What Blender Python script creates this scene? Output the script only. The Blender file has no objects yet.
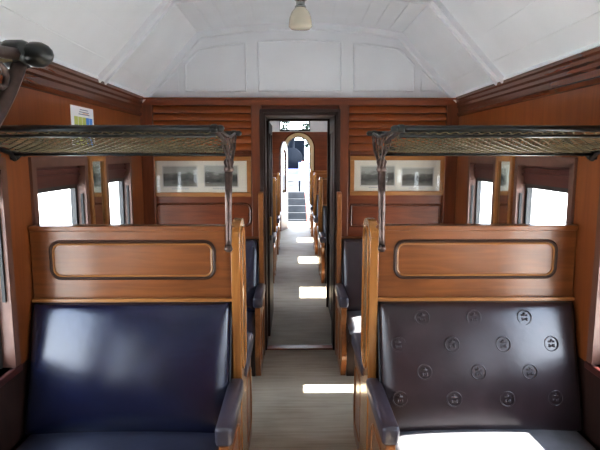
import bpy, bmesh, math, random
from mathutils import Vector, Matrix
random.seed(7)
PI = math.pi
sc = bpy.context.scene
COL = sc.collection

# ------------------------------------------------------------------ materials
def newmat(name):
    m = bpy.data.materials.new(name); m.use_nodes = True
    nt = m.node_tree
    return m, nt, nt.nodes['Principled BSDF']

def ramp(nt, stops):
    r = nt.nodes.new('ShaderNodeValToRGB')
    e = r.color_ramp.elements
    e[0].position, e[0].color = stops[0][0], (*stops[0][1], 1)
    e[1].position, e[1].color = stops[-1][0], (*stops[-1][1], 1)
    for p, c in stops[1:-1]:
        x = e.new(p); x.color = (*c, 1)
    return r

def wood(name, dark, light, axis='X', rough=.32, coat=.35, scale=1.0, bump=.08):
    m, nt, b = newmat(name)
    N, L = nt.nodes, nt.links
    tc = N.new('ShaderNodeTexCoord'); mp = N.new('ShaderNodeMapping')
    s = {'X': (1.2, 14, 14), 'Y': (14, 1.2, 14), 'Z': (14, 14, 1.2)}[axis]
    mp.inputs['Scale'].default_value = [v*scale for v in s]
    L.new(tc.outputs['Object'], mp.inputs['Vector'])
    n = N.new('ShaderNodeTexNoise'); n.inputs['Scale'].default_value = 2.2
    n.inputs['Detail'].default_value = 6; n.inputs['Distortion'].default_value = 1.2
    L.new(mp.outputs[0], n.inputs['Vector'])
    n2 = N.new('ShaderNodeTexNoise'); n2.inputs['Scale'].default_value = 1.7
    L.new(tc.outputs['Object'], n2.inputs['Vector'])
    mx = N.new('ShaderNodeMath'); mx.operation = 'MULTIPLY_ADD'
    mx.inputs[1].default_value = .55
    ad = N.new('ShaderNodeMath'); ad.operation = 'MULTIPLY'; ad.inputs[1].default_value = .45
    L.new(n2.outputs['Fac'], ad.inputs[0]); L.new(n.outputs['Fac'], mx.inputs[0]); L.new(ad.outputs[0], mx.inputs[2])
    r = ramp(nt, [(.32, dark), (.68, light)])
    L.new(mx.outputs[0], r.inputs['Fac']); L.new(r.outputs['Color'], b.inputs['Base Color'])
    b.inputs['Roughness'].default_value = rough
    b.inputs['Coat Weight'].default_value = coat; b.inputs['Coat Roughness'].default_value = .18
    bp = N.new('ShaderNodeBump'); bp.inputs['Strength'].default_value = bump; bp.inputs['Distance'].default_value = .004
    L.new(n.outputs['Fac'], bp.inputs['Height']); L.new(bp.outputs[0], b.inputs['Normal'])
    return m

def plain(name, col, rough=.5, metal=0, var=.12, nscale=12, bump=0, coat=0, spec=None):
    m, nt, b = newmat(name)
    N, L = nt.nodes, nt.links
    tc = N.new('ShaderNodeTexCoord')
    n = N.new('ShaderNodeTexNoise'); n.inputs['Scale'].default_value = nscale; n.inputs['Detail'].default_value = 4
    L.new(tc.outputs['Object'], n.inputs['Vector'])
    r = ramp(nt, [(.3, tuple(c*(1-var) for c in col)), (.7, tuple(min(1, c*(1+var)) for c in col))])
    L.new(n.outputs['Fac'], r.inputs['Fac']); L.new(r.outputs['Color'], b.inputs['Base Color'])
    b.inputs['Roughness'].default_value = rough; b.inputs['Metallic'].default_value = metal
    b.inputs['Coat Weight'].default_value = coat
    if spec is not None: b.inputs['Specular IOR Level'].default_value = spec
    if bump:
        bp = N.new('ShaderNodeBump'); bp.inputs['Strength'].default_value = bump; bp.inputs['Distance'].default_value = .006
        L.new(n.outputs['Fac'], bp.inputs['Height']); L.new(bp.outputs[0], b.inputs['Normal'])
    return m

def leather(name, col, rough=.33, bump=.18):
    m, nt, b = newmat(name)
    N, L = nt.nodes, nt.links
    tc = N.new('ShaderNodeTexCoord')
    n = N.new('ShaderNodeTexNoise'); n.inputs['Scale'].default_value = 7; n.inputs['Detail'].default_value = 3; n.inputs['Distortion'].default_value = .3
    L.new(tc.outputs['Object'], n.inputs['Vector'])
    r = ramp(nt, [(.3, tuple(c*.75 for c in col)), (.7, tuple(c*1.3 for c in col))])
    L.new(n.outputs['Fac'], r.inputs['Fac']); L.new(r.outputs['Color'], b.inputs['Base Color'])
    b.inputs['Specular IOR Level'].default_value = .7; b.inputs['Coat Weight'].default_value = .35; b.inputs['Coat Roughness'].default_value = .26
    rr = N.new('ShaderNodeMapRange'); rr.inputs['To Min'].default_value = rough-.03; rr.inputs['To Max'].default_value = rough+.04
    L.new(n.outputs['Fac'], rr.inputs['Value']); L.new(rr.outputs[0], b.inputs['Roughness'])
    n2 = N.new('ShaderNodeTexNoise'); n2.inputs['Scale'].default_value = 26; n2.inputs['Detail'].default_value = 3
    L.new(tc.outputs['Object'], n2.inputs['Vector'])
    bp = N.new('ShaderNodeBump'); bp.inputs['Strength'].default_value = bump; bp.inputs['Distance'].default_value = .004
    L.new(n2.outputs['Fac'], bp.inputs['Height']); L.new(bp.outputs[0], b.inputs['Normal'])
    return m

M = {}
M['oak'] = wood('varnished_oak', (.14, .044, .010), (.28, .098, .025), 'X')
M['oak_z'] = wood('varnished_oak_upright', (.30, .12, .030), (.50, .24, .07), 'Z', rough=.25, coat=.6)
M['oak_y'] = wood('varnished_oak_lengthwise', (.20, .07, .02), (.34, .135, .04), 'Y', rough=.28, coat=.5)
M['panel'] = wood('side_wall_panel', (.18, .052, .014), (.28, .088, .024), 'Z', scale=.6)
M['red'] = wood('red_brown_timber', (.15, .036, .012), (.28, .075, .022), 'X')
M['red_z'] = wood('red_brown_timber_upright', (.12, .034, .014), (.22, .064, .024), 'Z')
M['sill'] = wood('dark_sill_timber', (.05, .014, .012), (.09, .026, .02), 'Y')
M['board'] = wood('orange_brown_boards', (.20, .052, .011), (.36, .100, .020), 'X')
M['cornice'] = wood('dark_cornice_timber', (.09, .028, .012), (.17, .050, .020), 'Y', rough=.25)
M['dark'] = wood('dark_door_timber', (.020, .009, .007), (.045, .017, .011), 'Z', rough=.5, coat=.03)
M['frame'] = wood('light_picture_frame_timber', (.30, .125, .035), (.42, .19, .055), 'X', rough=.35)
M['groove_shade'] = plain('routed_groove_shade', (.05, .02, .010), .5)
M['sash'] = plain('dark_sash_paint', (.035, .035, .035), .4)
M['blind'] = wood('head_panel_timber', (.085, .022, .016), (.13, .036, .024), 'Y', rough=.45, coat=.1)
M['jamb'] = plain('window_jamb_varnish', (.15, .075, .055), .4)
M['white'] = plain('white_ceiling_paint', (.80, .83, .87), .45, var=.03, nscale=3)
M['cream'] = plain('cream_paint', (.66, .52, .32), .45, var=.04)
M['pale_grey'] = plain('door_panel_grey', (.40, .41, .43), .7)  # plain pale grey for the end door's panel
M['sky_tinted'] = leather('sky_tinted_leather', (.006, .009, .034), .24)  # blue of the reflected sky put into the dark leather's base colour
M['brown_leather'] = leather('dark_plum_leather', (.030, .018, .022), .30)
M['seat_left'] = leather('sky_tinted_seat_leather', (.030, .034, .060), .42)  # same sky-reflection blue put into the seat colour
M['seat_right'] = leather('sun_lifted_seat_leather', (.15, .15, .165), .45)  # base grey lifted to put sun patch brightness into the seat colour
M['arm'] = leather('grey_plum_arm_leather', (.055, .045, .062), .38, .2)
M['piping'] = plain('black_piping', (.012, .012, .016), .4)
M['iron'] = plain('dark_painted_iron', (.012, .014, .014), .35, metal=.3, coat=.4)
M['pewter'] = plain('tarnished_pewter', (.11, .078, .07), .3, metal=.75, var=.4, nscale=30)
M['net'] = plain('brass_green_netting', (.12, .095, .05), .45, metal=.5, var=.3)
M['chrome'] = plain('dull_chrome', (.38, .38, .36), .18, metal=1)
M['brass'] = plain('worn_brass', (.45, .30, .12), .3, metal=.9)
M['paper'] = plain('mount_paper', (.70, .68, .60), .6, var=.03)
M['notice'] = plain('notice_paper', (.80, .82, .86), .5, var=.02)
M['green_ink'] = plain('yellow_green_print', (.52, .58, .16), .6, var=.05)
M['blue_ink'] = plain('blue_print', (.08, .25, .66), .6, var=.05)
M['grey_ink'] = plain('grey_print', (.25, .28, .38), .6, var=.05)
M['orange_ink'] = plain('orange_print', (.80, .45, .25), .6, var=.05)
M['ground'] = plain('pale_gravel', (.50, .50, .47), .9, var=.2, nscale=4)
M['platform'] = plain('pale_concrete', (.62, .61, .58), .85, var=.08, nscale=2)
M['strap'] = plain('black_strap', (.01, .01, .01), .5)
M['loco'] = plain('sooty_black_iron', (.006, .008, .012), .9, spec=.05, var=.3)
M['red_paint'] = plain('faded_red_paint', (.55, .16, .12), .5)
M['blue_paint'] = plain('blue_grey_paint', (.16, .18, .42), .6)
M['paving'] = plain('grey_paving', (.045, .047, .05), .9, var=.3, nscale=2, spec=.1)
M['foliage'] = plain('tree_foliage', (.018, .03, .022), .9, spec=.05, var=.5, nscale=2)
M['bark'] = plain('tree_bark', (.12, .08, .05), .9, var=.3)
M['opal'] = plain('opal_glass_shade', (.68, .64, .52), .22, var=.02, coat=.6)

def glass_mat(name, gloss=.08, tint=(1, 1, 1)):
    m, nt, b = newmat(name); N, L = nt.nodes, nt.links
    t = N.new('ShaderNodeBsdfTransparent'); t.inputs[0].default_value = (*tint, 1)
    g = N.new('ShaderNodeBsdfGlossy'); g.inputs['Roughness'].default_value = .03
    lw = N.new('ShaderNodeLayerWeight'); lw.inputs['Blend'].default_value = .5
    pw = N.new('ShaderNodeMath'); pw.operation = 'POWER'; pw.inputs[1].default_value = 5; L.new(lw.outputs['Facing'], pw.inputs[0])
    fr = N.new('ShaderNodeMath'); fr.operation = 'MULTIPLY_ADD'; fr.inputs[1].default_value = .6; fr.inputs[2].default_value = gloss; L.new(pw.outputs[0], fr.inputs[0])
    mx = N.new('ShaderNodeMixShader')
    L.new(fr.outputs[0], mx.inputs[0]); L.new(t.outputs[0], mx.inputs[1]); L.new(g.outputs[0], mx.inputs[2])
    L.new(mx.outputs[0], N['Material Output'].inputs[0])
    return m
M['glass'] = glass_mat('clear_glass', .035)
m, nt, b = newmat('old_mirror'); b.inputs['Metallic'].default_value = 1; b.inputs['Roughness'].default_value = .06
tc = nt.nodes.new('ShaderNodeTexCoord'); nn = nt.nodes.new('ShaderNodeTexNoise'); nn.inputs['Scale'].default_value = 5
rr = ramp(nt, [(.3, (.50, .54, .50)), (.7, (.62, .64, .58))]); nt.links.new(tc.outputs['Object'], nn.inputs['Vector'])
nt.links.new(nn.outputs['Fac'], rr.inputs['Fac']); nt.links.new(rr.outputs['Color'], b.inputs['Base Color'])
M['mirror'] = m

# floor: worn lengthwise-lit linoleum boards laid across the aisle
def floor_mat():
    m, nt, b = newmat('worn_floor_boards'); N, L = nt.nodes, nt.links
    tc = N.new('ShaderNodeTexCoord'); mp = N.new('ShaderNodeMapping'); mp.inputs['Scale'].default_value = (2.0, 26, 1)
    L.new(tc.outputs['Object'], mp.inputs['Vector'])
    n = N.new('ShaderNodeTexNoise'); n.inputs['Scale'].default_value = 1.4; n.inputs['Detail'].default_value = 7; n.inputs['Distortion'].default_value = .6
    L.new(mp.outputs[0], n.inputs['Vector'])
    n2 = N.new('ShaderNodeTexNoise'); n2.inputs['Scale'].default_value = 2.6; n2.inputs['Detail'].default_value = 5
    L.new(tc.outputs['Object'], n2.inputs['Vector'])
    a = N.new('ShaderNodeMath'); a.operation = 'ADD'; L.new(n.outputs['Fac'], a.inputs[0]); L.new(n2.outputs['Fac'], a.inputs[1])
    h = N.new('ShaderNodeMath'); h.operation = 'MULTIPLY'; h.inputs[1].default_value = .5; L.new(a.outputs[0], h.inputs[0])
    r = ramp(nt, [(.28, (.27, .225, .165)), (.5, (.40, .34, .26)), (.72, (.49, .425, .335))])
    L.new(h.outputs[0], r.inputs['Fac']); L.new(r.outputs['Color'], b.inputs['Base Color'])
    b.inputs['Roughness'].default_value = .6; b.inputs['Specular IOR Level'].default_value = .3
    bp = N.new('ShaderNodeBump'); bp.inputs['Strength'].default_value = .35; bp.inputs['Distance'].default_value = .004
    L.new(n.outputs['Fac'], bp.inputs['Height']); L.new(bp.outputs[0], b.inputs['Normal'])
    return m
M['floor'] = floor_mat()

def photo_mat(name, seed):
    m, nt, b = newmat(name); N, L = nt.nodes, nt.links
    tc = N.new('ShaderNodeTexCoord'); mp = N.new('ShaderNodeMapping'); mp.inputs['Location'].default_value = (seed, seed*.3, seed*.7)
    mp.inputs['Scale'].default_value = (14, 1, 30)
    L.new(tc.outputs['Object'], mp.inputs['Vector'])
    n = N.new('ShaderNodeTexNoise'); n.inputs['Scale'].default_value = 1; n.inputs['Detail'].default_value = 8
    L.new(mp.outputs[0], n.inputs['Vector'])
    sp = N.new('ShaderNodeSeparateXYZ'); L.new(tc.outputs['Generated'], sp.inputs[0])
    a = N.new('ShaderNodeMath'); a.operation = 'MULTIPLY_ADD'; a.inputs[1].default_value = .55
    L.new(n.outputs['Fac'], a.inputs[0]); L.new(sp.outputs['Z'], a.inputs[2])
    r = ramp(nt, [(.35, (.20, .20, .18)), (.62, (.05, .055, .05)), (.85, (.12, .125, .11)), (.98, (.36, .37, .34))])
    L.new(a.outputs[0], r.inputs['Fac']); L.new(r.outputs['Color'], b.inputs['Base Color']); b.inputs['Roughness'].default_value = .5
    return m

# ------------------------------------------------------------------ mesh helpers
class MB:
    def __init__(s): s.bm = bmesh.new()
    def box(s, x0, x1, y0, y1, z0, z1, mtx=None):
        x0, x1 = sorted((x0, x1)); y0, y1 = sorted((y0, y1)); z0, z1 = sorted((z0, z1))
        c = [(x0,y0,z0),(x1,y0,z0),(x1,y1,z0),(x0,y1,z0),(x0,y0,z1),(x1,y0,z1),(x1,y1,z1),(x0,y1,z1)]
        v = [s.bm.verts.new(mtx @ Vector(p) if mtx else p) for p in c]
        for f in ((0,3,2,1),(4,5,6,7),(0,1,5,4),(1,2,6,5),(2,3,7,6),(3,0,4,7)):
            s.bm.faces.new([v[i] for i in f])
        return s
    def prism(s, pts, lo, hi, axis='X'):
        """extrude polygon: axis X -> pts are (y,z); Y -> (x,z); Z -> (x,y)"""
        def P(a, b, t): return {'X': (t, a, b), 'Y': (a, t, b), 'Z': (a, b, t)}[axis]
        A = [s.bm.verts.new(P(a, b, lo)) for a, b in pts]; B = [s.bm.verts.new(P(a, b, hi)) for a, b in pts]
        n = len(pts)
        s.bm.faces.new(A); s.bm.faces.new(B[::-1])
        for i in range(n): s.bm.faces.new((A[i], A[(i+1) % n], B[(i+1) % n], B[i]))
        return s
    def tube(s, pts, r, n=8, closed=False):
        pts = [Vector(p) for p in pts]; k = len(pts)
        rs = r if isinstance(r, (list, tuple)) else [r]*k
        rings = []; up = None
        for i, p in enumerate(pts):
            if closed: d = pts[(i+1) % k]-pts[i-1]
            else: d = pts[min(i+1, k-1)]-pts[max(i-1, 0)]
            d = d.normalized() if d.length > 1e-9 else Vector((0, 0, 1))
            if up is None:
                up = Vector((0, 0, 1)) if abs(d.z) < .9 else Vector((1, 0, 0))
            a = d.cross(up)
            if a.length < 1e-6: a = d.orthogonal()
            a.normalize(); b = a.cross(d).normalized(); up = b
            rings.append([s.bm.verts.new(p+(a*math.cos(2*PI*j/n)+b*math.sin(2*PI*j/n))*rs[i]) for j in range(n)])
        m = k if closed else k-1
        for i in range(m):
            R, Q = rings[i], rings[(i+1) % k]
            for j in range(n): s.bm.faces.new((R[j], R[(j+1) % n], Q[(j+1) % n], Q[j]))
        if not closed:
            s.bm.faces.new(rings[0][::-1]); s.bm.faces.new(rings[-1])
        return s
    def lathe(s, prof, c=(0, 0, 0), n=24, axis='Z'):
        rings = []
        for r, h in prof:
            R = []
            for j in range(n):
                a = 2*PI*j/n; u, w = r*math.cos(a), r*math.sin(a)
                p = {'Z': (u, w, h), 'Y': (u, h, w), 'X': (h, u, w)}[axis]
                R.append(s.bm.verts.new(Vector(c)+Vector(p)))
            rings.append(R)
        for i in range(len(rings)-1):
            for j in range(n): s.bm.faces.new((rings[i][j], rings[i][(j+1) % n], rings[i+1][(j+1) % n], rings[i+1][j]))
        s.bm.faces.new(rings[0][::-1]); s.bm.faces.new(rings[-1])
        return s
    def ball(s, c, r, sx=1, sy=1, sz=1):
        g = bmesh.ops.create_uvsphere(s.bm, u_segments=14, v_segments=8, radius=r)
        for v in g['verts']: v.co = Vector((v.co.x*sx, v.co.y*sy, v.co.z*sz))+Vector(c)
        return s
    def pillow(s, lx, ly, th, mtx, nx=26, ny=16, p=7, back=.25):
        """cushion: x 0..lx, y 0..ly, bulging up th, matrix places it"""
        def hh(u, v): return max(0, (1-abs(u)**p)*(1-abs(v)**p))**.42*(.62+.38*(1-u*u)*(1-v*v))
        for sgn, t in ((1, th), (-1, th*back)):
            g = [[None]*(ny+1) for _ in range(nx+1)]
            for i in range(nx+1):
                for j in range(ny+1):
                    u = -math.cos(PI*i/nx)*.5+(-1+2*i/nx)*.5; v = -math.cos(PI*j/ny)*.5+(-1+2*j/ny)*.5
                    g[i][j] = s.bm.verts.new(mtx @ Vector(((u+1)/2*lx, (v+1)/2*ly, sgn*t*hh(u, v))))
            for i in range(nx):
                for j in range(ny): s.bm.faces.new((g[i][j], g[i+1][j], g[i+1][j+1], g[i][j+1]))
        bmesh.ops.remove_doubles(s.bm, verts=s.bm.verts, dist=1e-5)
        return s
    def build(s, name, mat, parent=None, bevel=0, smooth=False, flipx=False):
        bm = s.bm
        if flipx:
            for v in bm.verts: v.co.x = -v.co.x
        bmesh.ops.recalc_face_normals(bm, faces=bm.faces)
        me = bpy.data.meshes.new(name); bm.to_mesh(me); bm.free()
        mats = mat if isinstance(mat, list) else [mat]
        for q in mats: me.materials.append(q)
        if smooth:
            for f in me.polygons: f.use_smooth = True
        o = bpy.data.objects.new(name, me); COL.objects.link(o)
        if parent: o.parent = parent
        if bevel:
            b = o.modifiers.new('bevel', 'BEVEL'); b.width = bevel; b.segments = 2; b.limit_method = 'ANGLE'; b.angle_limit = .7
        return o

def tag(o, label=None, cat=None, group=None, kind=None):
    if label: o['label'] = label
    if cat: o['category'] = cat
    if group: o['group'] = group
    if kind: o['kind'] = kind
    return o
def empty(name, loc, label=None, cat=None, group=None, kind=None, parent=None):
    o = bpy.data.objects.new(name, None); COL.objects.link(o); o.location = loc; o.empty_display_size = .1
    if parent: o.parent = parent
    return tag(o, label, cat, group, kind)
def copy_tree(o, parent=None):
    c = o.copy(); COL.objects.link(c)
    if parent: c.parent = parent
    for ch in list(o.children): copy_tree(ch, c)
    return c
def rrect(x0, x1, z0, z1, r, n=6):
    P = []
    for cx, cz, a0 in ((x1-r, z1-r, 0), (x0+r, z1-r, PI/2), (x0+r, z0+r, PI), (x1-r, z0+r, 1.5*PI)):
        for i in range(n+1):
            a = a0+PI/2*i/n; P.append((cx+r*math.cos(a), cz+r*math.sin(a)))
    return P

# ------------------------------------------------------------------ setting
HW = 1.30            # half width inside
YB = 4.36            # first bulkhead
Y0, Y1 = -2.6, 12.0  # carriage ends
ZC = 2.125            # cornice height
def struct(o, name=None):
    o['kind'] = 'structure'; return o

struct(MB().box(-1.42, 1.42, Y0-.1, Y1+1.1, -.12, 0).build('floor', M['floor']))
struct(MB().box(-60, 60, -40, 90, -1.35, -1.25).build('ground', M['ground']))

# window intervals along the car
SILL, HEAD = .745, 1.64
bays = [(-2.2, -1.6), (-1.25, -.65), (-.35, .25), (.62, 1.24), (1.50, 2.24), (2.50, 3.13), (3.47, 3.98),
        (5.95, 6.55), (6.9, 7.5), (7.95, 8.55), (8.9, 9.5), (9.95, 10.55), (10.75, 11.25)]
for side, sg in (('left', -1), ('right', 1)):
    w = MB()
    w.box(sg*HW, sg*1.37, Y0, Y1, 0, SILL)
    w.box(sg*HW, sg*1.37, Y0, Y1, HEAD, 2.22)
    e = [Y0]+[v for b in bays for v in b]+[Y1]
    for i in range(0, len(e), 2): w.box(sg*HW, sg*1.37, e[i], e[i+1], SILL, HEAD)
    struct(w.build('wall_'+side, M['panel']))
    # cornice of stepped mouldings under the ceiling
    c = MB()
    prof = [(0, 2.145), (.034, 2.145), (.038, 2.125), (.028, 2.115), (.028, 2.095), (.016, 2.085), (.020, 2.065), (.008, 2.055), (.008, 2.025), (.018, 2.015), (.012, 1.995), (0, 1.99)]
    c.prism([(sg*(HW-a), b) for a, b in prof], Y0, YB, 'Y')
    struct(c.build('trim_1' if sg < 0 else 'trim_2', M['cornice']))
    c = MB().prism([(sg*(HW-a), b) for a, b in [(0, 1.735), (.022, 1.73), (.028, 1.715), (.022, 1.70), (0, 1.695)]], Y0, YB, 'Y')
    struct(c.build('trim_3' if sg < 0 else 'trim_4', M['cornice']))
    c = MB().prism([(sg*(HW-a), b) for a, b in [(0, 2.145), (.035, 2.145), (.03, 2.10), (.01, 2.01), (0, 2.0)]], 5.62, Y1, 'Y')
    struct(c.build('trim_5' if sg < 0 else 'trim_6', M['cornice']))

for sg, nm in ((-1, 'trim_30'), (1, 'trim_31')):   # dark dado below the window sills
    struct(MB().box(sg*HW, sg*(HW-.003), Y0, YB, 0, .73).build(nm, M['dark']))
wn = 0
def make_window(sg, y0, y1, idx, opening=0.0):
    r = empty('window_%d' % idx, (sg*HW, (y0+y1)/2, SILL), kind='structure')
    h = (y1-y0)/2; H = HEAD-SILL
    def X(a): return sg*a                  # a: outward distance from the inner wall face
    # lining + inner architrave
    f = MB()
    for s_ in (-1, 1):
        f.box(X(-.014), X(.071), s_*h, s_*(h-.022), 0, H)
        f.box(X(-.014), X(.0), s_*h, s_*(h+.022), -.02, H+.03)
    f.box(X(-.014), X(.071), -h, h, H-.02, H)
    f.box(X(-.014), X(0), -h, h, H, H+.03)
    f.build('window_frame', M['jamb'], r)
    s = MB().box(X(-.018), X(.075), -h-.03, h+.03, -.035, .0); s.build('window_sill', M['sill'], r, bevel=.006)
    # sash: dark stiles
    g = MB(); hi = H-.128
    g.box(X(.042), X(.073), -h, -h+.045, 0, hi); g.box(X(.042), X(.073), h-.045, h, 0, hi)
    g.box(X(.042), X(.073), -h+.045, h-.045, 0, .035)
    g.box(X(.042), X(.073), -h+.045, h-.045, hi-.025, hi)
    g.build('sash', M['sash'], r)
    MB().box(X(.064), X(.067), -h+.045, h-.045, .035, hi-.025).build('pane', M['glass'], r)
    p = MB().box(X(.030), X(.073), -h+.022, h-.022, hi, H-.02)
    for k in range(2): p.box(X(.016), X(.03), -h+.022, -h+.022+.001+(h*2-.045), H-.05-k*.03, H-.035-k*.03)
    p.build('head_panel', M['blind'], r)
    for s_ in (-1, 1):
        MB().box(X(.004), X(.018), s_*(h-.022), s_*(h-.032), .30, hi-.06).build('strap', M['strap'], r)
    return r
for sg in (-1, 1):
    for b in bays:
        wn += 1; make_window(sg, b[0], b[1], wn)

# ceiling: slopes and shallow arch of lengthwise boards
SLX, SLZ, APZ = .82, 2.648, 2.72
def ceil_profile():
    P = [(-HW-.02, ZC-.01)]
    for i in range(1, 5): P.append((-HW+(HW-SLX)*i/4, ZC+(SLZ-ZC)*i/4))
    n = 14
    for i in range(1, n+1):
        x = -SLX+2*SLX*i/n; P.append((x, SLZ+(APZ-SLZ)*(1-(x/SLX)**2)))
    for i in range(1, 5): P.append((SLX+(HW-SLX)*i/4, SLZ-(SLZ-ZC)*i/4))
    P[-1] = (HW+.02, ZC-.01)
    return P
CP = ceil_profile()
def ceiling_part(name, ya, yb):
    m = MB()
    lower = []
    for i in range(len(CP)-1):
        a, b = Vector(CP[i]), Vector(CP[i+1]); d = (b-a).normalized(); nrm = Vector((-d.y, d.x))
        g = .0045
        lower += [a+d*g, b-d*g, b-d*g+nrm*.007, b+d*g+nrm*.007] if i < len(CP)-2 else [a+d*g, b]
    lower[0] = Vector(CP[0])
    out = [(x, z) for x, z in lower]
    up = [(1.42, 2.22), (1.42, 2.35), (.95, 2.78), (0, 2.84), (-.95, 2.78), (-1.42, 2.35), (-1.42, 2.22)]
    m.prism(out+up, ya, yb, 'Y')
    return struct(m.build(name, M['white']))
ceiling_part('ceiling', Y0-.1, Y1+.0)

def offset_profile(off):
    """ceiling profile moved into the room by off"""
    out = []
    for i, (x, z) in enumerate(CP):
        a = Vector(CP[max(i-1, 0)]); b = Vector(CP[min(i+1, len(CP)-1)]); d = (b-a).normalized(); n = Vector((d.y, -d.x))
        out.append((x+n.x*off, z+n.y*off))
    return out
def rib(name, y, wdt=.10, t=.016):
    m = MB(); 
    def band(y0, y1, o1):
        A = CP; B = offset_profile(o1)
        for i in range(len(A)-1):
            v = [m.bm.verts.new((p[0], yy, p[1])) for yy in (y0, y1) for p in (A[i], A[i+1], B[i+1], B[i])]
            for f in ((0,1,2,3),(4,7,6,5),(3,2,6,7),(0,4,5,1),(0,3,7,4),(1,5,6,2)): m.bm.faces.new([v[k] for k in f])
    band(y-wdt/2, y+wdt/2, t); band(y-wdt/2-.012, y-wdt/2+.012, t+.016); band(y+wdt/2-.012, y+wdt/2+.012, t+.016)
    return struct(m.build(name, M['white']))
for i, y in enumerate((-1.5, .95, 3.40)): rib('trim_%d' % (7+i), y)
rib('trim_10', YB-.025, .03, .03)
# white bead where the ceiling meets the cornice
for k, sg in enumerate((-1, 1)):
    struct(MB().prism([(sg*(HW+.0), 2.17), (sg*(HW-.035), 2.165), (sg*(HW-.042), 2.145), (sg*(HW-.0), 2.143)], Y0, YB, 'Y').build('trim_%d' % (11+k), M['white']))

# ----- first bulkhead
def arch_poly(x0, x1, zlo, n=20):
    pts = [(x0, zlo)]
    def zt(x):
        ax = abs(x)
        return SLZ+(APZ-SLZ)*(1-(ax/SLX)**2) if ax <= SLX else SLZ-(SLZ-ZC)*(ax-SLX)/(HW-SLX)
    xs = [x0+(x1-x0)*i/n for i in range(n+1)]
    return pts, xs, zt
def tympanum(y0, y1, zlo):
    m = MB()
    pts, xs, zt = arch_poly(-HW, HW, zlo)
    xs = sorted(set([-HW, -SLX, SLX, HW]+[-SLX+2*SLX*i/16 for i in range(17)]))
    poly = [(-HW, zlo-.001)]+[(x, zt(x)+.005) for x in xs]+[(HW, zlo-.001)]
    m.prism(poly, y0, y1, 'Y'); return m, zt
DX = .315; DZ = 2.03
w = MB()
w.box(-HW, -DX, YB, YB+.06, 0, ZC); w.box(DX, HW, YB, YB+.06, 0, ZC); w.box(-DX, DX, YB, YB+.06, DZ, ZC)
struct(w.build('wall_front', M['red']))
t, zt = tympanum(YB, YB+.06, ZC); struct(t.build('wall_above', M['white']))
# raised mouldings on the white panel
t = MB()
def outline(x0, x1, z0, inset=.125, n=12):
    P = [(x0, z0)]+[(x0+(x1-x0)*i/n, zt(x0+(x1-x0)*i/n)-inset) for i in range(n+1)]+[(x1, z0)]
    return P
for poly in (outline(-.335, .335, 2.20), outline(.44, .93, 2.20), outline(-.93, -.44, 2.20)):
    t.tube([(x, YB, z) for x, z in poly], .011, 6, closed=True)
for sg in (-1, 1):
    t.tube([(sg*1.17, YB, 2.20), (sg*.99, YB, 2.20), (sg*.99, YB, zt(.99)-.10)], .009, 6, closed=True)
struct(t.build('trim_13', M['white']))
# top rail and stepped boards
t = MB(); t.box(-HW, HW, YB-.045, YB, 2.08, 2.135); t.box(-HW, HW, YB-.06, YB, 2.125, 2.14)
struct(t.build('trim_14', M['red'], bevel=.004))
for sg, nm in ((-1, 'trim_15'), (1, 'trim_16')):
    t = MB(); a, b = sg*.40, sg*1.20
    for k in range(6):
        z1 = 2.075-k*.0605; z0 = z1-.0565
        t.prism([(YB, z0), (YB-.038, z0), (YB-.034, z0+.008), (YB-.008, z1), (YB, z1)], min(a, b), max(a, b), 'X')
    struct(t.build(nm, M['board']))
    t = MB(); t.box(sg*.315, sg*.40, YB-.045, YB, 0, 2.10); t.box(sg*1.20, sg*HW, YB-.045, YB, 0, 2.10)
    struct(t.build('trim_17' if sg < 0 else 'trim_18', M['red_z'], bevel=.005))
    t = MB(); t.box(sg*.40, sg*1.20, YB-.03, YB, 1.69, 1.715)
    struct(t.build('trim_19' if sg < 0 else 'trim_20', M['cornice'], bevel=.004))
    # routed panel moulding below the pictures
    t = MB()
    if sg < 0: P = rrect(-1.215, -.415, 1.085, 1.275, .05)
    else: P = rrect(.43, 1.18, 1.085, 1.265, .006, 2)
    t.tube([(x, YB-.002, z) for x, z in P], .010, 6, closed=True)
    struct(t.build('trim_21' if sg < 0 else 'trim_22', M['cornice']))
    t = MB()
    P = rrect(P[0][0] if 0 else (-1.20 if sg < 0 else .445), (-.43 if sg < 0 else 1.165), 1.10, 1.26 if sg < 0 else 1.25, .04 if sg < 0 else .004)
    t.prism([(x, z) for x, z in P], YB-.008, YB, 'Y'); struct(t.build('trim_23' if sg < 0 else 'trim_24', M['red'], bevel=.003))

# doorway lining (dark) and passage
t = MB()
for sg in (-1, 1):
    t.box(sg*.315, sg*.285, YB-.03, YB+.16, 0, 2.03)
    t.box(sg*.33, sg*.30, YB-.055, YB-.03, 0, 2.045)
t.box(-.315, .315, YB-.03, YB+.16, 2.0, 2.03); t.box(-.33, .33, YB-.055, YB-.03, 2.02, 2.05)
struct(t.build('trim_25', M['dark'], bevel=.004))
struct(MB().box(-.31, .31, YB-.02, YB+.06, 0, .012).build('trim_26', M['red']))
YP = 5.62
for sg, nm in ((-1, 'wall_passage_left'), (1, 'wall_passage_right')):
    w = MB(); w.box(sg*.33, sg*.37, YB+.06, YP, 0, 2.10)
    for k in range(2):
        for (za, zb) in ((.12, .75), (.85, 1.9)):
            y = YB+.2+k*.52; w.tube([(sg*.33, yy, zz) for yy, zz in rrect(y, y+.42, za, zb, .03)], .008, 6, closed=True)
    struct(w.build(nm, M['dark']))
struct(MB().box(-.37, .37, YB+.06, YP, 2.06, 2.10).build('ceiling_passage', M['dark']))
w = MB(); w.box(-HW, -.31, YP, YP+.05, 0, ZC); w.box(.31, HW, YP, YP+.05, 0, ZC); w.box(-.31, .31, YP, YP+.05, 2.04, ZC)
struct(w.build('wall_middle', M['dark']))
t, _ = tympanum(YP, YP+.05, ZC); struct(t.build('wall_middle_above', M['white']))

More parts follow.
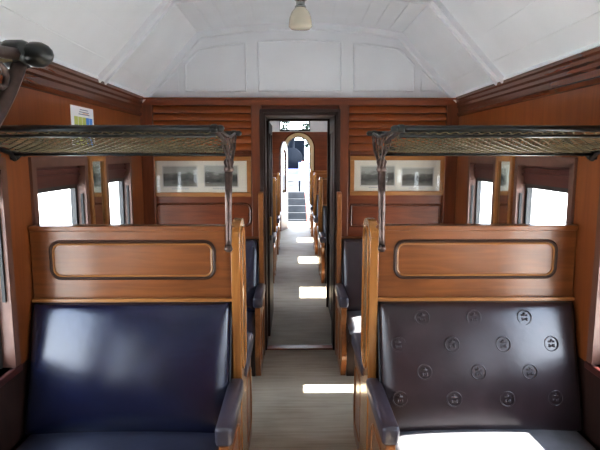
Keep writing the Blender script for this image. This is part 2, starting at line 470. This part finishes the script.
# sliding door standing open along the passage
d = empty('door_1', (-.285, YB+.72, 0), kind='structure')
p = MB(); p.box(-.02, .012, -.40, .40, 0, .85); p.box(-.02, .012, -.40, -.31, .85, 1.98); p.box(-.02, .012, .31, .40, .85, 1.98)
p.box(-.02, .012, -.05, .05, .85, 1.98); p.box(-.02, .012, -.40, .40, 1.88, 1.98)
p.build('door_leaf', M['dark'], d, bevel=.004)
for a, b in ((-.31, -.05), (.05, .31)): MB().box(-.006, -.002, a, b, .85, 1.88).build('pane', M['opal'], d)  # opal white colours in the bright reflections on the door panes
MB().box(.012, .03, -.37, -.34, .95, 1.12).build('door_handle', M['brass'], d, bevel=.004)

# ----- far end bulkhead with arched doorway and transom
AX, AR, AZ = .06, .262, 1.83
w = MB()
def arch_pts(cx, r, cz, n=18): return [(cx+r*math.cos(PI*i/n), cz+r*math.sin(PI*i/n)) for i in range(n+1)]
top = arch_pts(AX, AR, AZ)
for i in range(len(top)-1):
    (xa, za), (xb, zb) = top[i], top[i+1]
    w.prism([(xa, za), (xb, zb), (xb, 2.2), (xa, 2.2)], Y1, Y1+.07, 'Y')
w.box(AX+AR, HW, Y1, Y1+.07, 0, 2.2); w.box(-HW, AX-AR, Y1, Y1+.07, 0, 2.2)
struct(w.build('wall_back', M['red']))
w = MB()
pts, xs, zt2 = arch_poly(-HW, HW, 2.2)
def strip(x0, x1, za=None, zb=None):
    n = 8
    for i in range(n):
        a = x0+(x1-x0)*i/n; b = x0+(x1-x0)*(i+1)/n
        w.prism([(a, za or 2.2), (b, za or 2.2), (b, zb or max(2.21, zt2(b))), (a, zb or max(2.21, zt2(a)))], Y1, Y1+.07, 'Y')
strip(-1.28, -.37); strip(.32, 1.28); strip(-.37, .32, 2.2, 2.235); strip(-.37, .32, 2.44, None)
struct(w.build('wall_back_above', M['white']))
tw = empty('window_transom', (-.025, Y1, 2.235), kind='structure')
t = MB(); t.box(-.345, .345, -.02, .05, -.02, .015); t.box(-.345, .345, -.02, .05, .19, .215); t.box(-.345, -.325, -.02, .05, 0, .2); t.box(.325, .345, -.02, .05, 0, .2)
t.build('window_frame', M['sash'], tw); MB().box(-.33, .33, .02, .024, .01, .195).build('pane', M['glass'], tw)
# arch surround: cream moulding with a dark outer line
def ring(cx, cz, r0, r1, y0, y1, zlo):
    m = MB(); n = 22
    o = [(cx+r1, zlo)]+arch_pts(cx, r1, cz, n)+[(cx-r1, zlo)]; i_ = [(cx+r0, zlo)]+arch_pts(cx, r0, cz, n)+[(cx-r0, zlo)]
    for k in range(len(o)-1): m.prism([o[k], o[k+1], i_[k+1], i_[k]], y0, y1, 'Y')
    return m
struct(ring(AX, AZ, .262, .345, Y1-.05, Y1, 0).build('trim_27', M['cream']))
struct(ring(AX, AZ, .345, .375, Y1-.03, Y1, 0).build('trim_28', M['cornice']))
struct(ring(AX, AZ, .25, .262, Y1-.06, Y1+.07, 0).build('trim_29', M['dark']))
# end door, ajar into the saloon
d = empty('door_2', (-.20, Y1-.07, 0), kind='structure'); d.rotation_euler.z = -1.86
m_ = MB(); A = arch_pts(.27, .26, 1.72, 16)
i2 = arch_pts(.27, .13, 1.66, 16)
o = [(.53, 0)]+A+[(.01, 0)]; i_ = [(.40, .85)]+i2+[(.14, .85)]
for k in range(len(o)-1): m_.prism([o[k], o[k+1], i_[k+1], i_[k]], -.02, .02, 'Y')
m_.prism([(.01, 0), (.53, 0), (.40, .85), (.14, .85)], -.02, .02, 'Y')
m_.build('door_leaf', M['blind'], d); 
g = MB(); g.prism([(.40, 1.25)]+i2+[(.14, 1.25)], -.004, .004, 'Y'); g.build('pane', M['glass'], d)
MB().box(.15, .39, -.026, .0, .9, 1.24).build('door_panel', M['pale_grey'], d)
# rear end wall
w = MB(); w.box(-HW, HW, Y0-.06, Y0, 0, ZC); struct(w.build('wall_rear', M['red']))
t, _ = tympanum(Y0-.06, Y0, ZC); struct(t.build('wall_rear_above', M['white']))

# ------------------------------------------------------------------ benches
def curve_pts(P, n=6):
    """Catmull-Rom through 2-D points"""
    out = []
    for i in range(len(P)-1):
        p0, p1, p2, p3 = P[max(i-1, 0)], P[i], P[i+1], P[min(i+2, len(P)-1)]
        for k in range(n):
            t = k/n
            out.append(tuple(.5*((2*p1[j])+(-p0[j]+p2[j])*t+(2*p0[j]-5*p1[j]+4*p2[j]-p3[j])*t*t+(-p0[j]+3*p1[j]-3*p2[j]+p3[j])*t**3) for j in (0, 1)))
    out.append(P[-1]); return out

def half(root, L, fl, fy, leath, seatm, emboss, ytop, ybot, arm_in=0.0, arm_front=-.46):
    """one seat side; fy=-1 faces the camera, +1 faces away. local y distances are positive outward and multiplied by fy"""
    S = lambda y: fy*y
    # seat cushion
    zs = .43
    m = MB(); mt = Matrix.Translation((.055, 0, zs-.045))
    if fy > 0:
        mm = mt @ Matrix.Translation((0, ybot-.06, 0))
    else:
        mm = mt @ Matrix.Translation((0, -(ybot-.06)-.54, 0))
    m.pillow(L-.07, .54, .06, mm, p=9, back=1.0)
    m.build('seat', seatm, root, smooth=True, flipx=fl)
    m = MB().box(.05, L-.005, S(ybot-.1), S(ybot+.44), .30, .385); m.box(.05, L-.005, S(ybot+.30), S(ybot+.33), .0, .30)
    m.build('seat_frame', M['dark'], root, flipx=fl)
    # backrest: leaning pillow
    H = .985-.40
    a = math.atan2(ybot-ytop, H); ln = math.hypot(ybot-ytop, H)
    m = MB()
    # local pillow: x along bench, y up the back, z out toward sitter
    up = Vector((0, S(ytop-ybot), H)).normalized(); outv = Vector((0, S(H), (ybot-ytop))).normalized()
    X = Vector((1, 0, 0))
    mt = Matrix((( X.x, up.x, outv.x, .045), (X.y, up.y, outv.y, S(ybot)), (X.z, up.z, outv.z, .40), (0, 0, 0, 1)))
    LB = L-.05
    m.pillow(LB, ln, .075, mt, nx=34, ny=22, p=14, back=.05)
    if emboss:
        rows = [(.078, (.199, .441, .68)), (.20, (.084, .33, .568, .797)), (.325, (.199, .445, .684)), (.445, (.084, .33, .575, .80))]
        for dz, xs_ in rows:
            for x in xs_:
                c = (x, ln-dz)
                yy = .0
                R = .033; uu, vv = 2*c[0]/LB-1, 2*c[1]/ln-1; hz = .075*max(0, (1-abs(uu)**14)*(1-abs(vv)**14))**.42*(.62+.38*(1-uu*uu)*(1-vv*vv))+.001
                m.tube([mt @ Vector((c[0]+R*math.cos(2*PI*i/20), c[1]+R*math.sin(2*PI*i/20), hz)) for i in range(20)], .0032, 5, closed=True)
                for gx, gy, w_, h_ in ((-.001, .010, .014, .004), (-.010, -.009, .004, .007), (.010, -.009, .004, .007), (0, -.009, .003, .004), (0, .018, .004, .004)):
                    m.box(c[0]+gx-w_, c[0]+gx+w_, c[1]+gy-h_, c[1]+gy+h_, hz-.012, hz+.0025, mtx=mt)
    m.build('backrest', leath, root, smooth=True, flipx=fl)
    # piping around the backrest
    P = rrect(.004, LB-.004, .004, ln-.004, .03)
    m = MB().tube([mt @ Vector((x, y, .004)) for x, y in P], .008, 6, closed=True)
    m.build('piping', M['piping'], root, smooth=True, flipx=fl)
    # end panel with S-curved front edge, armrest on top
    yf = ybot+.34
    prof = curve_pts([(.06, .55), (yf-.05, .55), (yf+.0, .50), (yf-.02, .40), (yf+.02, .30), (yf+.05, .18), (yf+.0, .05)], 5)+[(yf-.02, .0), (.06, .0)]
    m = MB().prism([(S(y), z) for y, z in prof], .005, .045, 'X')
    m.tube([( .004, S(y), z) for y, z in rrect(.20, yf-.07, .10, .46, .04)], .007, 6, closed=True)
    m.build('end_panel', M['oak_y'], root, bevel=.005, flipx=fl)
    m = MB().box(-.012+arm_in, .058+arm_in, S(.085), S(yf+.02), .545, .625)
    m.build('armrest', M['arm'], root, bevel=.016, smooth=True, flipx=fl)
    return

def double_bench(sg, xe, y, label, leathers, emboss):
    L = HW-abs(xe)-.004; fl = sg < 0
    r = empty('train_bench', (xe, y, 0), label, 'bench', 'double bench seats along the aisle')
    # partition with routed panel
    m = MB().box(.03, L, -.028, .022, .0, 1.335); m.box(.03, L, -.04, .034, 1.325, 1.35)
    pt = m.build('partition', M['oak'], r, bevel=.004, flipx=fl)
    m = MB()
    for yy in (-.029, .023): m.tube([(x, yy, z) for x, z in rrect(.125, L-.095, 1.098, 1.275, .045)], .008, 6, closed=True)
    m.build('panel_moulding', M['groove_shade'], pt, flipx=fl)  # dark ring colours in the shade line of the routed groove
    m = MB()
    for yy in (-.0285, .0225): m.tube([(x, yy-.003*(1 if yy < 0 else -1), z) for x, z in rrect(.137, L-.107, 1.110, 1.263, .036)], .0045, 6, closed=True)
    m.build('groove_highlight', M['frame'], pt, flipx=fl)  # pale bead colours in the highlight along the routed groove
    MB().box(.04, L, -.05, -.028, .985, 1.003).build('backrest_rail', M['frame'], r, bevel=.003, flipx=fl)
    # end post with rounded top and arched inlay
    ya, yb, zt_, rr_ = -.065, .20, 1.372, .10
    prof = [(ya, 0), (yb, 0), (yb, zt_-rr_)]+[((yb-rr_)+rr_*math.cos(PI/2*i/6), zt_-rr_+rr_*math.sin(PI/2*i/6)) for i in range(1, 7)]
    prof += [((ya+rr_)+rr_*math.cos(PI/2+PI/2*i/6), zt_-rr_+rr_*math.sin(PI/2+PI/2*i/6)) for i in range(0, 7)]
    m = MB().prism(prof, 0, .042, 'X')
    m.tube([(-.001, yy, z) for yy, z in rrect(ya+.045, yb-.045, .62, 1.33, .075)], .007, 6, closed=True)
    m.build('end_post', M['oak_z'], r, bevel=.006, flipx=fl)
    half(r, L, fl, -1, leathers[0], leathers[1], emboss, .035, .20)
    half(r, L, fl, 1, leathers[0], leathers[1], False, .03, .19)
    return r

def wall_bench(sg, xe, y, label, leathers):
    L = HW-abs(xe)-.004; fl = sg < 0
    r = empty('wall_bench', (xe, y, 0), label, 'bench', 'single bench seats against the bulkhead')
    prof = [(-.10, 0), (0, 0), (0, 1.38)]+[(-.05+.05*math.cos(PI/2+PI/2*i/5), 1.33+.05*math.sin(PI/2+PI/2*i/5)) for i in range(6)]
    MB().prism(prof, 0, .04, 'X').build('end_post', M['oak_y'], r, bevel=.006, flipx=fl)
    MB().box(.04, L, -.03, .0, 0, 1.0).build('back_board', M['oak'], r, flipx=fl)
    half(r, L, fl, -1, leathers[0], leathers[1], False, .035, .19)
    return r

YBN = 2.46
NL, BL = (M['sky_tinted'], M['seat_left']), (M['brown_leather'], M['seat_right'])
bR = double_bench(1, .305, YBN, 'dark plum leather double bench stamped with round emblems, nearest bench right of the aisle', BL, True)
bL = double_bench(-1, -.305, YBN, 'smooth dark sky-tinted leather double bench with wooden back panel, nearest bench left of the aisle', NL, False)
wL = wall_bench(-1, -.300, YB-.046, 'dark sky-tinted leather bench against the bulkhead, left of the open doorway', NL)
wR = wall_bench(1, .300, YB-.046, 'dark leather bench with sunlit seat against the bulkhead, right of the open doorway', BL)
# benches of the second saloon beyond the passage
ords = ['first', 'second', 'third']
for k, y in enumerate((7.22, 9.22, 11.2)):
    for src, xe, side in ((bL, -.305, 'left'), (bR, .305, 'right')):
        if k == 2 and side == 'left': continue
        c = copy_tree(src); c.location = (xe, y, 0)
        c['label'] = '%s wooden double bench beyond the dark passage, on its %s side of the far aisle' % (ords[k], side)

# ------------------------------------------------------------------ luggage racks
def rack(sg, xe, y, label):
    r = empty('luggage_rack', (xe, y, 0), label, 'luggage rack', 'netted iron luggage racks above the benches')
    L = HW-abs(xe); fl = sg < 0
    yn, yc, yf = -.40, 0.0, .25; zn, zc, zf = 1.777, 1.690, 1.785
    MB().tube([(.0, yn, zn), (L, yn, zn)], .0125, 10).tube([(0.02, yn-.006, zn-.028), (L, yn-.006, zn-.028)], .006, 8).tube([(.02, yc-.02, zc+.016), (L, yc-.02, zc+.016)], .010, 8).tube([(.01, yc-.03, zc-.008), (L, yc-.03, zc-.008)], .006, 8).tube([(0, yf, zf), (L, yf, zf)], .0125, 10).build('rail', M['iron'], r, smooth=True, flipx=fl)
    m = MB()
    def net(ya, za, yb, zb, sag):
        d = math.hypot(yb-ya, zb-za); sp = .040
        def P(x, t):
            return (x, ya+(yb-ya)*t, za+(zb-za)*t-sag*4*t*(1-t))
        n = int((L+d)/sp)
        for k in range(n):
            for dirn in (1, -1):
                # line x = x0 + dirn*s , s = t*d
                x0 = k*sp if dirn < 0 else k*sp-d
                ts = [i/4 for i in range(5)]
                pts = [P(x0+dirn*t*d, t) for t in ts if 0.0 <= x0+dirn*t*d <= L]
                if len(pts) > 1: m.tube(pts, .0026, 3)
    net(yn, zn, yc-.02, zc, .012); net(yc, zc, yf, zf, .01)
    m.build('net', M['net'], r, flipx=fl)
    # pole
    MB().tube([(.03, -.02, 1.25), (.03, -.02, 1.30), (.028, -.005, 1.5), (.025, 0, 1.66)], [.013, .014, .016, .019], 12).tube([(.03, -.025, 1.245), (.03, -.025, 1.255), (.03, -.025, 1.275)], [.012, .02, .015], 12).build('pole', M['pewter'], r, smooth=True, flipx=fl)
    # openwork bracket: fanning scrolls
    m = MB()
    chord = curve_pts([(yn, zn), (yn*.55, 1.772), (-.05, 1.762), (.06, 1.762), (.17, 1.776), (yf, zf)], 5)
    def zc_(y): return min(chord, key=lambda p: abs(p[0]-y))[1]
    m.tube([(.022, a, b) for a, b in chord], .0065, 6)
    m.tube([(.022, a, b) for a, b in curve_pts([(0, 1.61), (-.045, 1.655), (-.08, 1.70), (-.19, 1.742), (yn+.01, zn-.012)], 6)], .008, 6)
    m.tube([(.022, a, b) for a, b in curve_pts([(0, 1.61), (.10, 1.665), (.165, 1.695), (.212, 1.735), (yf-.006, zf-.012)], 6)], .008, 6)
    for k, y_ in enumerate((-.24, -.13, -.05, .06, .15)):
        m.tube([(.022+.004*math.sin(k*2.1), a, b) for a, b in curve_pts([(0, 1.63), (y_*.35, 1.675), (y_*.85, 1.715), (y_, zc_(y_))], 4)], .0036, 6)
    for cy, cz in ((-.30, 1.757), (-.19, 1.752), (-.09, 1.742), (.0, 1.735), (.10, 1.742), (.205, 1.757)):
        m.tube([(.022, cy+.012*math.cos(2*PI*i/8), cz+.012*math.sin(2*PI*i/8)) for i in range(8)], .0034, 5, closed=True)
    m.lathe([(.016, 1.60), (.024, 1.615), (.018, 1.63), (.024, 1.65), (.014, 1.665)], (.025, 0, 0), 12)
    m.build('bracket', M['pewter'], r, smooth=True, flipx=fl)
    for ty, tz in ((yn, zn), (yf, zf)):
        m = MB(); m.ball((.006, ty, tz), .0135, sx=1.3); m.lathe([(.0130, .014), (.0155, .02), (.0155, .034), (.0130, .04)], (0, ty, tz), 12, 'X')
        m.build('rail_knob', M['iron'], r, smooth=True, flipx=fl)
    m = MB()
    for ty, tz in ((yn, zn), (yf, zf)):
        m.tube([(L-.02, ty, tz-.01), (L-.02, ty*.6, zc+.035), (L-.02, ty*.15, zc), (L-.005, 0, zc-.03)], .010, 8)
        m.tube([(L-.02, ty, tz-.01), (L-.008, ty*.9, zc+.0), (L-.008, ty*.3, zc-.01)], .007, 8)
    m.box(L-.012, L, -.03, .03, zc-.03, zc+.02)
    m.build('wall_bracket', M['iron'], r, smooth=True, flipx=fl)
    return r
YR = YBN-.11
rL = rack(-1, -.318, YR, 'netted iron luggage rack over the sky-tinted bench left of the aisle')
rR = rack(1, .318, YR, 'netted iron luggage rack over the plum bench right of the aisle')
r3 = copy_tree(rL); r3.location = (-.318, YR-2.027, 0)
r3['label'] = 'nearest luggage rack, its dark rail end and scroll bracket in the upper left corner'

# ------------------------------------------------------------------ pictures, mirrors, notice, lamp
def framed(name, x0, x1, z0, z1, label, photos, seed):
    cx, cz = (x0+x1)/2, (z0+z1)/2; y = YB
    r = empty(name, (cx, y, cz), label, 'picture', 'framed landscape photographs on the bulkhead')
    hw, hh = (x1-x0)/2, (z1-z0)/2; f = .036
    m = MB()
    for (a, b, c, d_) in ((-hw, hw, hh-f, hh), (-hw, hw, -hh, -hh+f), (-hw, -hw+f, -hh+f, hh-f), (hw-f, hw, -hh+f, hh-f)): m.box(a, b, -.032, 0, c, d_)
    m.build('picture_frame', M['frame'], r, bevel=.004)
    MB().box(-hw+f, hw-f, -.010, 0, -hh+f, hh-f).build('mount', M['paper'], r)
    for k, (a, b, c, d_) in enumerate(photos):
        MB().box(a-cx, b-cx, -.012, -.010, c-cz, d_-cz).build('photograph', photo_mat('landscape_photograph_%d' % (seed+k), seed+k*3.7), r)
        q = MB()
        for (e, g, h, i) in ((a-.006, b+.006, d_+.004, d_+.006), (a-.006, b+.006, c-.006, c-.004), (a-.006, a-.004, c-.006, d_+.006), (b+.004, b+.006, c-.006, d_+.006)): q.box(e-cx, g-cx, -.0115, -.010, h-cz, i-cz)
        for k2 in range(8):   # caption line of tiny marks
            u = (a+b)/2-cx-.07+k2*.018; q.box(u, u+.012, -.0112, -.010, c-cz-.022, c-cz-.017)
        q.build('caption', M['grey_ink'], r)
    MB().box(-hw+f, hw-f, -.020, -.018, -hh+f, hh-f).build('glazing', M['glass'], r)
    return r
framed('framed_picture', -1.235, -.405, 1.335, 1.668, 'pale wood frame with two black and white landscape photographs, left of the doorway',
       [(-1.135, -.86, 1.42, 1.585), (-.79, -.52, 1.42, 1.59)], 3)
framed('framed_picture', .415, 1.205, 1.345, 1.672, 'pale wood frame with two black and white landscape photographs, right of the doorway',
       [(.51, .785, 1.43, 1.585), (.855, 1.11, 1.425, 1.57)], 11)

for sg, nm in ((-1, 'left'), (1, 'right')):
    r = empty('wall_mirror', (sg*HW, 3.305, 1.0), 'narrow wood framed mirror between the two windows on the %s wall' % nm, 'mirror', 'narrow mirrors between the windows')
    m = MB(); X = lambda a: -sg*a
    m.box(0, X(.022), -.135, -.095, 0, .69); m.box(0, X(.022), .095, .135, 0, .69); m.box(0, X(.022), -.095, .095, .64, .69); m.box(0, X(.022), -.095, .095, 0, .06)
    m.build('mirror_frame', M['frame'], r, bevel=.004)
    MB().box(0, X(.008), -.095, .095, .06, .64).build('mirror_glass', M['mirror'], r)

r = empty('wall_notice', (-HW, 3.145, 1.685), 'white paper notice with green and blue columns pinned to the left wall', 'notice')
MB().box(0, .003, -.165, .165, 0, .275).build('sheet', M['notice'], r)
m = MB()
for k in range(3): m.box(.003, .004, -.125+k*.058, -.075+k*.058, .0, .215)
m.build('green_columns', M['green_ink'], r)
m = MB()
for k in range(2): m.box(.003, .004, .045+k*.052, .090+k*.052, .0, .215)
m.build('blue_columns', M['blue_ink'], r)
m = MB()
for k in range(3): m.box(.003, .004, -.06+.01*k, .10-.01*k, .229+k*.013, .234+k*.013)
for k in range(3):
    for j in range(9): m.box(.004, .0045, -.122+k*.058, -.082+k*.058, .012+j*.019, .016+j*.019)
m.build('printed_lines', M['grey_ink'], r)
MB().box(.003, .004, .0, .08, .236, .240).build('printed_heading', M['orange_ink'], r)

r = empty('ceiling_lamp', (-.01, 3.28, 2.717), 'opal glass bell lamp on a metal rose, centred on the white ceiling', 'lamp')
MB().lathe([(.055, 0), (.060, -.008), (.02, -.025), (.02, -.065), (.046, -.085), (.050, -.095), (.042, -.108), (.026, -.122), (.026, -.145), (.034, -.15), (.034, -.162)]).build('lamp_base', M['chrome'], r, smooth=True)
MB().lathe([(.030, -.155), (.036, -.163), (.054, -.185), (.066, -.215), (.070, -.245), (.071, -.268), (.060, -.279), (.020, -.283)]).build('lamp_shade', M['opal'], r, smooth=True)
# lamps of the second saloon
for y in (7.4, 10.0):
    c = copy_tree(r); c.location.y = y
    c['label'] = 'opal glass bell lamp on the far saloon ceiling, %s' % ('nearer one' if y < 8 else 'farther one')

# ------------------------------------------------------------------ outside
r = empty('station_platform', (0, Y1+1.1, -1.25), 'sunlit pale platform outside the far arched doorway', 'platform')
MB().box(-3, 3, 0, 41, 0, .35).build('platform_slab', M['paving'], r, bevel=.02)
r = empty('steps', (-.05, 16.9, -.897), 'pale steps with faded red handrails beyond the platform', 'steps')
m = MB()
for k in range(6): m.box(-.42, .42, .1+k*.16, 1.2, k*.22, (k+1)*.22)
m.build('treads', M['paving'], r, bevel=.01)
for s_ in (-1, 1):
    MB().tube([(s_*.46, 0, 0), (s_*.42, .0, .95), (s_*.30, 1.1, 2.35)], .03, 8).build('handrail', M['red_paint'], r, smooth=True)
r = empty('steam_locomotive', (-.2, 45, -.9), 'dark steam locomotive standing in bright sun beyond the steps', 'locomotive')
MB().lathe([(.0, 0), (.85, 0), (.9, .1), (.9, 6)], (0, 0, 2.3), 28, 'Y').build('boiler', M['loco'], r, smooth=True)
MB().lathe([(.28, 0), (.22, .15), (.24, .8), (.32, .95)], (0, .8, 3.1), 18).build('chimney', M['loco'], r, smooth=True)
MB().box(-1.3, 1.3, -.3, 0, .85, 1.4).build('buffer_beam', M['blue_paint'], r, bevel=.02)
for s_ in (-1, 1): MB().lathe([(.12, .0), (.12, -.35), (.26, -.36), (.26, -.42)], (s_*.9, -.3, 1.1), 16, 'Y').build('buffer', M['loco'], r, smooth=True)
MB().box(-1.2, 1.2, 6, 8.2, 1.2, 4.0).build('cab', M['loco'], r, bevel=.03)
r = empty('notice_board', (.42, 21, -.9), 'small blue grey board on posts right of the outdoor steps', 'board')
MB().box(-.28, .28, 0, .05, 1.55, 2.3).build('board_panel', M['blue_paint'], r)
for s_ in (-1, 1): MB().tube([(s_*.24, .03, 0), (s_*.24, .03, 1.6)], .03, 8).build('post', M['loco'], r)

def tree(x, y, h, label, seed):
    rnd = random.Random(seed)
    r = empty('tree', (x, y, -1.25), label, 'tree', 'trees outside the far doorway')
    m = MB().tube([(0, 0, 0), (.1, 0, h*.35), (0, .1, h*.6)], [.3, .22, .12], 10)
    for k in range(5):
        a = k*1.3; m.tube([(.05, 0, h*.4), (math.cos(a)*h*.14, math.sin(a)*h*.14, h*.62)], [.11, .04], 6)
    m.build('trunk', M['bark'], r, smooth=True)
    m = MB()
    for k in range(900):
        th = rnd.random()*2*PI; rr = h*.26*rnd.random()**.5; z = h*(.42+.5*rnd.random()); rr *= math.sin(PI*min(1, max(.1, (z/h-.36)/.62)))
        c = Vector((rr*math.cos(th), rr*math.sin(th), z)); s_ = .16+.14*rnd.random()
        q = Matrix.Rotation(rnd.random()*6, 3, 'Z') @ Matrix.Rotation(rnd.random()*6, 3, 'X')
        v = [m.bm.verts.new(c+q @ Vector(p)*s_) for p in ((-1, 0, 0), (0, -.6, .1), (1, 0, 0), (0, .6, .1))]; m.bm.faces.new(v)
    m.build('foliage', M['foliage'], r)
tree(2.6, 60, 8, 'tall green tree behind the locomotive, to its right', 1)
tree(-2.6, 62, 9, 'tall green tree behind the locomotive, to its left', 2)

# ------------------------------------------------------------------ light
wd = bpy.data.worlds.new('sky'); sc.world = wd; wd.use_nodes = True
nt = wd.node_tree; bg = nt.nodes['Background']
tc = nt.nodes.new('ShaderNodeTexCoord'); sp = nt.nodes.new('ShaderNodeSeparateXYZ'); nt.links.new(tc.outputs['Generated'], sp.inputs[0])
rp = ramp(nt, [(.0, (.86, .93, 1.0)), (.5, (.66, .80, 1.0))]); nt.links.new(sp.outputs['Z'], rp.inputs['Fac'])
nt.links.new(rp.outputs['Color'], bg.inputs['Color']); bg.inputs['Strength'].default_value = 8.0
sd = bpy.data.lights.new('sun', 'SUN'); sd.energy = 40; sd.angle = math.radians(.6); sd.color = (1, .95, .87)
so = bpy.data.objects.new('sun', sd); COL.objects.link(so)
so.rotation_euler = Vector((-1, .0, -1.10)).to_track_quat('-Z', 'Y').to_euler(); so.location = (6, 2, 7)
for sg in (-1, 1):
    for i, b in enumerate(bays):
        pl = bpy.data.lights.new('window_portal', 'AREA'); pl.shape = 'RECTANGLE'; pl.size = b[1]-b[0]; pl.size_y = HEAD-SILL
        pl.cycles.is_portal = True
        po = bpy.data.objects.new('window_portal', pl); COL.objects.link(po); po.location = (sg*1.40, (b[0]+b[1])/2, (SILL+HEAD)/2)
        po.rotation_euler = Vector((-sg, 0, 0)).to_track_quat('-Z', 'Z').to_euler()

# ------------------------------------------------------------------ camera
cd = bpy.data.cameras.new('camera'); cam = bpy.data.objects.new('camera', cd); COL.objects.link(cam)
cd.sensor_width = 36; cd.lens = 36*520/600; cd.clip_start = .05; cd.clip_end = 300
cam.location = (-.052, 0, 1.68); cam.rotation_euler = (PI/2-math.atan(70/520), 0, -.012)
sc.camera = cam
sc.view_settings.view_transform = 'Standard'; sc.view_settings.look = 'None'; sc.view_settings.exposure = .5; sc.view_settings.gamma = .86
sc.cycles.use_denoising = True
sc.cycles.max_bounces = 10; sc.cycles.diffuse_bounces = 6; sc.cycles.transparent_max_bounces = 16
sc.cycles.sample_clamp_indirect = 8
